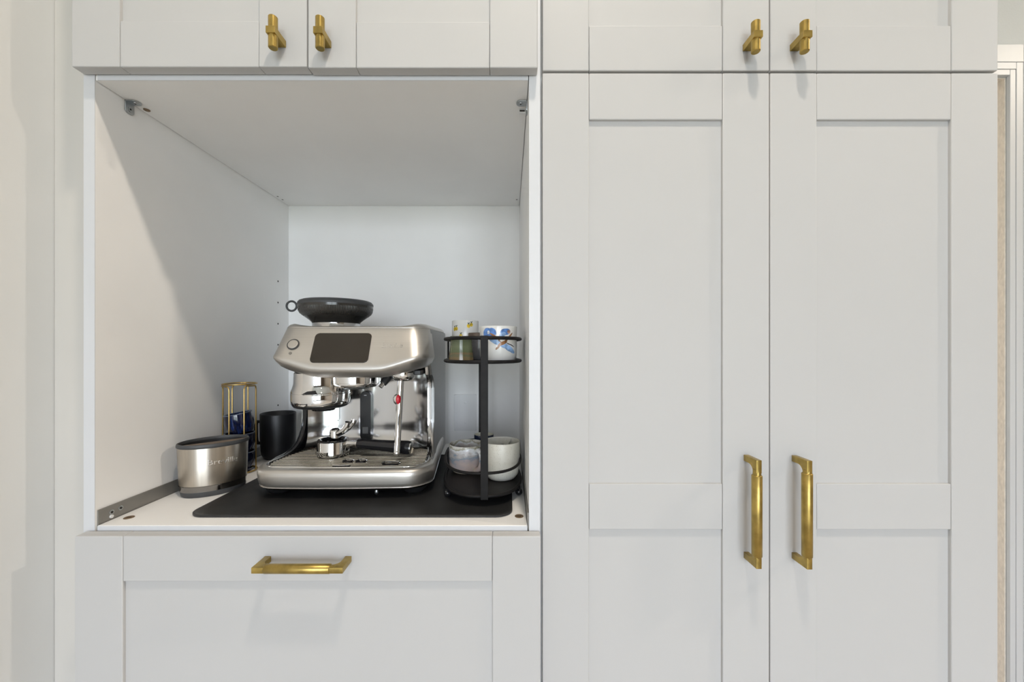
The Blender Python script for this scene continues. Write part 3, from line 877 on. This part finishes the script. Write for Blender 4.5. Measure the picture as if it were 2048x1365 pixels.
# grinder outlet with tamping ring
GU, GV = -.0850, .118
bm = bmesh.new(); lathe(bm, [(.0570, .1700), (.0592, .1730), (.0606, .1800), (.0610, .1935), (.0606, .1962), (.0601, .1966), (.0606, .1972), (.0598, .2010), (.0570, .2080), (.0548, .2160), (.0542, .2400), (.0, .2400)], GU, GV, 64); gr = obj('grinder_outlet', bm, 'chrome', cm)
bm = bmesh.new(); lathe(bm, [(.0, .1640), (.049, .1640), (.0545, .1658), (.0577, .1700), (.0580, .1712), (.0570, .1716)], GU, GV, 64); obj('cradle_ring', bm, 'black', gr)
bm = bmesh.new(); lathe(bm, [(.0, .1520), (.024, .1520), (.0255, .1545), (.0290, .1640), (.0, .1641)], GU - .008, GV + .03, 40); obj('tamper', bm, 'black_gloss', gr)
for a in (-2.15, -1.62):
    bm = bmesh.new(); c_ = (GU + .0598 * math.cos(a), GV + .0598 * math.sin(a))
    lathe(bm, [(.0, .1738), (.0016, .1742), (.0018, .1758), (.0016, .1774), (.0, .1778)], c_[0], c_[1], 10); obj('rivet', bm, 'black', gr)
bm = bmesh.new()
pts = [(GU + .0605 * math.cos(a), GV + .0605 * math.sin(a), .1765) for a in [-2.15 + .53 * i / 10 for i in range(11)]]
tube(bm, pts, .0005, 5); obj('slot_line', bm, 'black', gr)
bm = bmesh.new()                                    # lever notch between outlet and group
prism(bm, [(-.098, .1975), (-.066, .1975), (-.071, .2055), (-.086, .2040)], lambda a, b, d: (a, d, b), GV - .0620, GV - .045, .0006); obj('lever_notch', bm, 'black_gloss', gr)
# group head
bm = bmesh.new(); lathe(bm, [(.0, .2070), (.038, .2065), (.045, .2072), (.0505, .2098), (.0532, .2135), (.0542, .2170), (.0542, .2180), (.0537, .2184), (.0542, .2188), (.0544, .2400), (.0, .2400)], -.0121, .128, 64); gh = obj('group_head', bm, 'chrome', cm)
bm = bmesh.new(); lathe(bm, [(.0, .2040), (.030, .2040), (.034, .2070), (.0, .2072)], -.0121, .128, 40); obj('shower_screen', bm, 'zinc', gh)
# hot water spout
bm = bmesh.new(); tube(bm, [(.066, .118, .240), (.064, .112, .228), (.0565, .104, .2165)], .0085, 14, radii=[.010, .0098, .0080]); hw_ = obj('hot_water_spout', bm, 'black', cm)
bm = bmesh.new(); tube(bm, [(.0565, .104, .2165), (.0520, .0995, .2090)], .0050, 12); obj('spout_tip', bm, 'chrome', hw_)
# steam wand
bm = bmesh.new(); lathe(bm, [(.0, .2215), (.012, .2218), (.0205, .2245), (.0255, .2300), (.0270, .2370), (.0265, .2450), (.024, .2490)], .1008, .106, 48); sw = obj('steam_joint', bm, 'chrome', cm)
bm = bmesh.new()
tube(bm, [(.0965, .102, .2300), (.0962, .1010, .2200), (.0962, .084, .140), (.0965, .0690, .0770)], .0070, 20, radii=[.0078, .0072, .0070, .0068]); wd = obj('steam_wand', bm, 'chrome', cm)
bm = bmesh.new(); tube(bm, [(.0965, .0690, .0772), (.0965, .0688, .0762), (.0965, .0672, .0690), (.0965, .0667, .0668)], .007, 20, radii=[.0066, .0070, .0069, .005]); obj('wand_tip', bm, 'chrome', wd)
bm = bmesh.new()
bmesh.ops.create_uvsphere(bm, u_segments=24, v_segments=14, radius=1.0)
for v in bm.verts: v.co = Vector((.0908 + v.co.x * .0080, .0890 + v.co.y * .0068, .1835 + v.co.z * .0112))
rd = obj('wand_grip', bm, 'chrome', wd)
bm = bmesh.new()
bmesh.ops.create_uvsphere(bm, u_segments=24, v_segments=14, radius=1.0)
for v in bm.verts: v.co = Vector((.0948 + v.co.x * .0056, .0862 + v.co.y * .0066, .1835 + v.co.z * .0104))
o = obj('wand_grip_dot', bm, 'red', wd); o['label'] = 'red grip dot'
# ================================================================== portafilter lying upside down on the tray
def mworld(u, v, w):
    return MB + Matrix.Rotation(AL, 3, 'Z') @ Vector((u, v, w))
pf = thing('portafilter', 'chrome portafilter with black handle upside down on the drip tray', 'portafilter', mworld(-.0560, .114, .0580), AL)
bm = bmesh.new(); lathe(bm, [(.0, .0006), (.0300, .0002), (.0335, .0012), (.0345, .0040), (.0335, .0075), (.0338, .0290), (.0330, .0320)], seg=56); bowl = obj('bowl', bm, 'chrome', pf)
bm = bmesh.new(); lathe(bm, [(.0332, .0318), (.0320, .0345), (.0275, .0352), (.0240, .0300), (.0, .0290)], seg=56); obj('bowl_base', bm, 'black_gloss', pf)
for a in (-1.95, 1.2):
    bm = bmesh.new()
    for i in range(8):
        pass
    ring = []
    for r, z in ((.0335, .0055), (.0375, .0055), (.0378, .0125), (.0335, .0128)):
        ring.append([(r * math.cos(a + .42 * (i / 8 - .5) * 2), r * math.sin(a + .42 * (i / 8 - .5) * 2), z) for i in range(9)])
    ring.append(ring[0])
    loft(bm, ring, False, False, closed=False); obj('lug', bm, 'chrome', bowl)
bm = bmesh.new(); lathe(bm, [(.0118, .0290), (.0118, .0400), (.0110, .0404), (.0118, .0408), (.0120, .0510), (.0105, .0560), (.0075, .0580), (.0060, .0560), (.0, .0555)], .004, .0, 32); hub = obj('spout_hub', bm, 'chrome', pf)
for s in (-1, 1):
    bm = bmesh.new()
    tube(bm, [(.006, 0, .046), (.016, s * .006, .049), (.027, s * .014 + .006, .056), (.034, s * .018 + .008, .066), (.036, s * .019 + .008, .074)], .006, 14, radii=[.0072, .0068, .0064, .0064, .0060]); obj('spout', bm, 'chrome', hub)
bm = bmesh.new(); tube(bm, [(.030, -.002, .024), (.036, -.003, .0265), (.050, -.005, .0265), (.057, -.006, .026)], .009, 20, radii=[.010, .0092, .0086, .0105]); obj('neck', bm, 'chrome', pf)
bm = bmesh.new(); hp = [Vector((.056, -.006, .026)).lerp(Vector((.174, -.014, .0180)), t) for t in (0, .03, .15, .4, .62, .80, .93, 1.0)]
tube(bm, hp, .01, 24, radii=[.0095, .0108, .0112, .0118, .0128, .0142, .0150, .0140]); hd = obj('handle', bm, 'black_gloss', pf)
bm = bmesh.new(); tube(bm, [hp[-1] - (hp[-1] - hp[0]).normalized() * .001, hp[-1] + (hp[-1] - hp[0]).normalized() * .0015, hp[-1] + (hp[-1] - hp[0]).normalized() * .003], .013, 24, radii=[.0136, .0134, .0112]); obj('end_cap', bm, 'chrome', hd)

# spilled coffee grounds on the tray edge
bm = bmesh.new()
for k in range(60):
    u, v = random.gauss(-.122, .010), random.gauss(.160, .004)
    r = random.uniform(.0008, .002)
    z = .0586 + random.random() * .002
    vs = [bm.verts.new((u + random.uniform(-r, r), v + random.uniform(-r, r), z + random.uniform(0, 2 * r))) for _ in range(4)]
    for q in ((0, 1, 2), (0, 2, 3), (0, 3, 1), (1, 3, 2)): bm.faces.new([vs[i] for i in q])
gd = obj('coffee_grounds', bm, 'grounds', smooth=False)
gd.location = MB; gd.rotation_euler = (0, 0, AL); gd['kind'] = 'stuff'
tag(gd, 'little heap of spilled brown coffee grounds behind the tray slats', 'coffee grounds')

# ================================================================== knock box
KA = math.radians(43)
kb = thing('knock_box', 'oval brushed steel knock box with dark rubber rim and crossbar', 'knock box', (-.6140, .829, SH), KA)
def ell(a, b, z, n=72): return [(a * math.cos(2 * PI * i / n), b * math.sin(2 * PI * i / n), z) for i in range(n)]
KS = [(.0570, .0420, .0225), (.0576, .0426, .0240), (.0592, .0440, .060), (.0605, .0452, .0985)]
bm = bmesh.new(); loft(bm, [ell(*k) for k in KS], False, False); obj('steel_sleeve', bm, 'sleeve', kb)
bm = bmesh.new(); loft(bm, [ell(.046, .031, .0004), ell(.0525, .038, .0004), ell(.0548, .0400, .0035), ell(.0560, .0410, .0110)], True, False); obj('rubber_base', bm, 'greyrubber', kb)
bm = bmesh.new(); loft(bm, [ell(.0560, .0410, .0110), ell(.0568, .0418, .0205), ell(.0576, .0426, .0222)], False, False); obj('base_band', bm, 'dark_chrome', kb)
bm = bmesh.new(); loft(bm, [ell(.0605, .0452, .0975), ell(.0617, .0464, .0985), ell(.0620, .0467, .1015), ell(.0610, .0457, .1050), ell(.0590, .0437, .1056), ell(.0580, .0427, .1040), ell(.0578, .0425, .1000)], False, False); obj('rim', bm, 'greyrubber', kb)
bm = bmesh.new(); loft(bm, [ell(.0579, .0426, .1005), ell(.0555, .0403, .040), ell(.042, .027, .012)], False, True); obj('liner', bm, 'rubber', kb)
bm = bmesh.new()
hp_ = [(.0562 * math.cos(PI + PI * i / 24), .0400 * math.sin(PI + PI * i / 24) - .002) for i in range(25)]
prism(bm, hp_, lambda a, b, d: (a, b, d), .088, .1025, .002); obj('knock_bar', bm, 'bar_brown', kb)
me = text_mesh('Breville', .0150, .0003)
for v in me.vertices:                                # wrapped round the sleeve
    t0 = math.radians(-80) + v.co.x / .050
    z = .0640 + v.co.y
    f = (z - .024) / .0605
    a_, b_ = .0576 + f * .0024 + v.co.z + .0006, .0426 + f * .0022 + v.co.z + .0006
    v.co = Vector((a_ * math.cos(t0), b_ * math.sin(t0), z))
lt = bpy.data.objects.new('lettering', me); C.objects.link(lt); lt.parent = kb; me.materials.append(M['chrome']); lt['label'] = 'raised bright lettering'

# ================================================================== brass wire stand with three blue cups
SX, SY = -.6480, .958
ws = thing('cup_stand', 'tall gold wire stand holding the stacked blue cups', 'cup stand', (SX, SY, SH))
SR = .0350
def pol(deg, r=SR, z=0.0): return (r * math.cos(math.radians(deg)), r * math.sin(math.radians(deg)), z)
bm = bmesh.new(); tube(bm, [pol(i * 7.5, SR, .2110) for i in range(48)], .0016, 8, True); obj('top_ring', bm, 'wire_brass', ws)
bm = bmesh.new(); tube(bm, [pol(i * 7.5, SR, .0030) for i in range(48)], .0018, 8, True); obj('base_ring', bm, 'wire_brass', ws)
for (a0, a1) in ((196, 268), (318, 372), (95, 150)):
    bm = bmesh.new()
    top = .2075
    pts = [pol(a0, SR, .003), pol(a0, SR, top - .008), pol(a0 + 3, SR, top - .002), pol(a0 + 8, SR, top)]
    m = 6
    pts += [pol(a0 + 8 + (a1 - a0 - 16) * k / m, SR, top - .001 * k / m) for k in range(1, m)]
    pts += [pol(a1 - 8, SR, top - .001), pol(a1 - 3, SR, top - .003), pol(a1, SR, top - .010), pol(a1, SR, .003)]
    tube(bm, pts, .0017, 8); obj('upright_wire', bm, 'wire_brass', ws)
def cup_prof(r0, r1, h, t=.0028, belly=.0):
    return [(0, .0004), (r0 * .8, .0), (r0 * .96, .0012), (r0, .004), ((r0 + r1) / 2 + belly, h * .5), (r1, h * .94), (r1 * .995, h * .99), (r1 - t * .5, h), (r1 - t, h * .985), ((r0 + r1) / 2 + belly - t, h * .5), (r0 - t, .006), (0, .005)]
cups = [(.003, 0, 'lowest of three stacked blue glazed cups in the gold wire stand'), (.048, 0, 'middle one of three stacked blue glazed cups in the gold wire stand'), (.0935, 9, 'topmost blue glazed cup tilted in the gold wire stand')]
for (z, tilt, lab) in cups:
    t = thing('blue_cup', lab, 'cup', (SX + (.0042 if tilt else 0), SY, SH + z), math.radians(0), 'stacked blue cups')
    t.rotation_euler = (math.radians(3 if tilt else 0), math.radians(-tilt), 0)
    hh = .047 if tilt else .0445
    bm = bmesh.new(); lathe(bm, cup_prof(.0250, .0318 if not tilt else .0288, hh, .0026, .003), seg=56); obj('bowl', bm, 'blue', t)
    bm = bmesh.new(); tube(bm, [pol(i * 7.5, .0307 if not tilt else .0277, hh) for i in range(48)], .0014, 6, True); obj('rim', bm, 'bluerim', t)

# ================================================================== black mug
bk = thing('black_mug', 'tall matte black mug with a side handle behind the coffee machine', 'mug', (-.6290, 1.085, SH))
bm = bmesh.new(); lathe(bm, [(0, .0006), (.032, .0), (.0350, .002), (.0398, .012), (.0415, .025), (.0430, .060), (.0436, .1180), (.0430, .1205), (.0417, .1212), (.0404, .1200), (.0398, .060), (.0385, .020), (.032, .008), (0, .007)], seg=64); obj('body', bm, 'mug_black', bk)
bm = bmesh.new(); tube(bm, [(-.0405, -.01, .098), (-.0500, -.012, .099), (-.0525, -.013, .090), (-.0520, -.013, .060), (-.0510, -.013, .048), (-.0480, -.012, .041), (-.0400, -.01, .041)], .0045, 12); obj('handle', bm, 'mug_black', bk)

# ================================================================== two-tier black rack
RX, RY, RT = -.058, .876, math.radians(5)
rk = thing('two_tier_rack', 'black metal two-tier oval rack holding the mugs', 'rack', (RX, RY, SH + MT), RT)
def sup(a, b, z, n=72, ex=2.5):
    o_ = []
    for i in range(n):
        t = 2 * PI * i / n
        c_, s_ = math.cos(t), math.sin(t)
        o_.append((a * math.copysign(abs(c_) ** (2 / ex), c_), b * math.copysign(abs(s_) ** (2 / ex), s_), z))
    return o_
RA, RB = .0800, .1400
Z0, Z1, Z2, Z3 = .0185, .0620, .2670, .3130            # base plate, lower ring, upper plate, upper ring (above the mat)
for (nm, z) in (('base_tray', Z0), ('upper_tray', Z2)):
    bm = bmesh.new(); loft(bm, [sup(RA, RB, z - .0010), sup(RA, RB, z + .0006)]); tr_ = obj(nm, bm, 'blackmetal', rk)
    bm = bmesh.new(); tube(bm, sup(RA, RB, z + .0010), .0034, 8, True); obj('tray_rim', bm, 'blackmetal', tr_)
for (nm, z, r) in (('guard_ring', Z1, .0028), ('guard_ring', Z3, .0034)):
    bm = bmesh.new(); tube(bm, sup(RA, RB, z), r, 8, True); obj(nm, bm, 'blackmetal', rk)
for s in (-1, 1):
    bm = bmesh.new(); y = s * (RB + .0040)
    box(bm, -.0070, .0070, y - .0013, y + .0013, Z0 - .004, Z3 + .0040, .0005, 1); obj('post', bm, 'blackmetal', rk)
for (x, y) in ((-.071, -.082), (.071, -.082), (-.071, .082), (.071, .082)):
    bm = bmesh.new(); bmesh.ops.create_uvsphere(bm, u_segments=18, v_segments=12, radius=.0072, matrix=Matrix.Translation((x, y, .0073 if x < 0 else .0052)))
    tube(bm, [(x, y, .012), (x, y, Z0)], .003, 8); obj('ball_foot', bm, 'black_gloss', rk)
for (s, y) in ((-1, .060), (1, .060)):
    bm = bmesh.new(); tube(bm, [(s * .0787, y, Z0), (s * .0787, y, Z1)], .0022, 8); obj('side_wire', bm, 'blackmetal', rk)
    bm = bmesh.new(); tube(bm, [(s * .0787, y, Z2), (s * .0787, y, Z3)], .0022, 8); obj('side_wire', bm, 'blackmetal', rk)

# mugs on the rack
ZL = SH + MT + Z0 + .0008
ZT = SH + MT + Z2 + .0008
def single(name, mat, prof, loc, label, cat, group=None, seg=64):
    bm = bmesh.new(); lathe(bm, prof, seg=seg)
    o = obj(name, bm, mat, loc=loc)
    return tag(o, label, cat, group)
# marbled mug with handle
mm = thing('marbled_mug', 'low marbled mug in pink, white and blue glaze on the lower rack tier', 'mug', (-.0945, .893, ZL), math.radians(-52), 'mugs on the rack')
bm = bmesh.new(); lathe(bm, [(0, .0012), (.027, .0), (.031, .0015), (.0365, .008), (.0392, .020), (.0400, .038), (.0396, .0600), (.0388, .0618), (.0376, .0612), (.0372, .040), (.035, .014), (.028, .006), (0, .005)], seg=64); obj('body', bm, 'marbled', mm)
bm = bmesh.new(); tube(bm, [(.038, 0, .052), (.047, 0, .055), (.055, 0, .051), (.059, 0, .041), (.058, 0, .028), (.051, 0, .016), (.037, 0, .010)], .005, 14, radii=[.0060, .0056, .0052, .0052, .0052, .0054, .0062]); obj('handle', bm, 'marbled', mm)
# speckled mug with a divider inside
sm = thing('speckled_mug', 'tall cream speckled mug with an inner divider on the lower rack tier', 'mug', (-.0160, .845, ZL), 0, 'mugs on the rack')
bm = bmesh.new(); lathe(bm, [(0, .0012), (.024, .0), (.0285, .0018), (.0345, .010), (.0380, .024), (.0392, .045), (.0392, .0765), (.0386, .0785), (.0374, .0785), (.0366, .0765), (.0365, .045), (.034, .016), (.026, .007), (0, .006)], seg=64); obj('body', bm, 'speckle', sm)
bm = bmesh.new()
prism(bm, [(-.0345, .052), (.006, .052), (.0060, .072), (-.0105, .0765), (-.0345, .0765)], lambda a, b, d: (a * math.cos(.95) - d * math.sin(.95), a * math.sin(.95) + d * math.cos(.95), b), -.0010, .0022, .0006)
obj('divider', bm, 'speckle', sm)
bm = bmesh.new()                                     # sloped half lid behind the divider
n = 20
top = [(.0370 * math.cos(a), .0370 * math.sin(a), .0772) for a in [PI * .30 + PI * i / n for i in range(n + 1)]]
mid = [(.018 * math.cos(PI * .30) * (1 - 2 * i / n), .018 * math.sin(PI * .30) * (1 - 2 * i / n), .060) for i in range(n + 1)]
loft(bm, [top, mid], False, False, closed=False); obj('sloped_lip', bm, 'speckle', sm)
# navy cup
nv = thing('navy_cup', 'small navy cup with cream inside at the back of the lower rack tier', 'cup', (-.0610, .968, ZL), 0, 'mugs on the rack')
bm = bmesh.new(); lathe(bm, [(0, .001), (.018, 0), (.0215, .003), (.0238, .020), (.0238, .0640), (.0232, .0660)], seg=48); obj('body', bm, 'navy', nv)
bm = bmesh.new(); lathe(bm, [(.0232, .0660), (.0222, .0664), (.0214, .0650), (.0210, .020), (.017, .006), (0, .005)], seg=48); obj('inside', bm, 'cream', nv)
# upper tier
single('green_cup', 'green', [(0, .001), (.024, 0), (.0262, .0015), (.0258, .008), (.0240, .020), (.0228, .032), (.0226, .044), (.0232, .0500), (.0224, .0512), (.0212, .0500), (.0208, .036), (.0218, .012), (0, .006)], (-.1000, .832, ZT), 'small olive green glazed cup with flared foot on the upper rack tier', 'cup', 'mugs on the rack')
single('lemon_cup', 'lemon', [(0, .001), (.026, 0), (.0300, .002), (.0314, .008), (.0316, .0900), (.0310, .0916), (.0300, .0918), (.0292, .0905), (.0290, .012), (.024, .006), (0, .005)], (-.1045, .952, ZT), 'tall white cup printed with yellow lemons at the back of the upper rack tier', 'cup', 'mugs on the rack')
dc = thing('grey_cup', 'dark grey and brown glazed cup between the green and flowered cups', 'cup', (-.0655, .888, ZT), 0, 'mugs on the rack')
bm = bmesh.new(); lathe(bm, [(0, .001), (.018, 0), (.0215, .003), (.0245, .018), (.0256, .036), (.0254, .0480)], seg=48); obj('body', bm, 'greyglaze', dc)
bm = bmesh.new(); lathe(bm, [(.0254, .0480), (.0256, .0580), (.0250, .0602), (.0240, .0604), (.0230, .0590), (.0230, .036), (.018, .006), (0, .005)], seg=48); obj('rim_band', bm, 'bar_brown', dc)
single('flowered_mug', 'flower', [(0, .0012), (.030, .0), (.0355, .002), (.0382, .010), (.0388, .030), (.0384, .050), (.0392, .0690), (.0388, .0708), (.0376, .0712), (.0366, .0695), (.0360, .050), (.0362, .020), (.030, .008), (0, .007)], (-.0225, .832, ZT), 'white mug painted with blue flowers and brown twigs on the upper rack tier', 'mug', 'mugs on the rack')
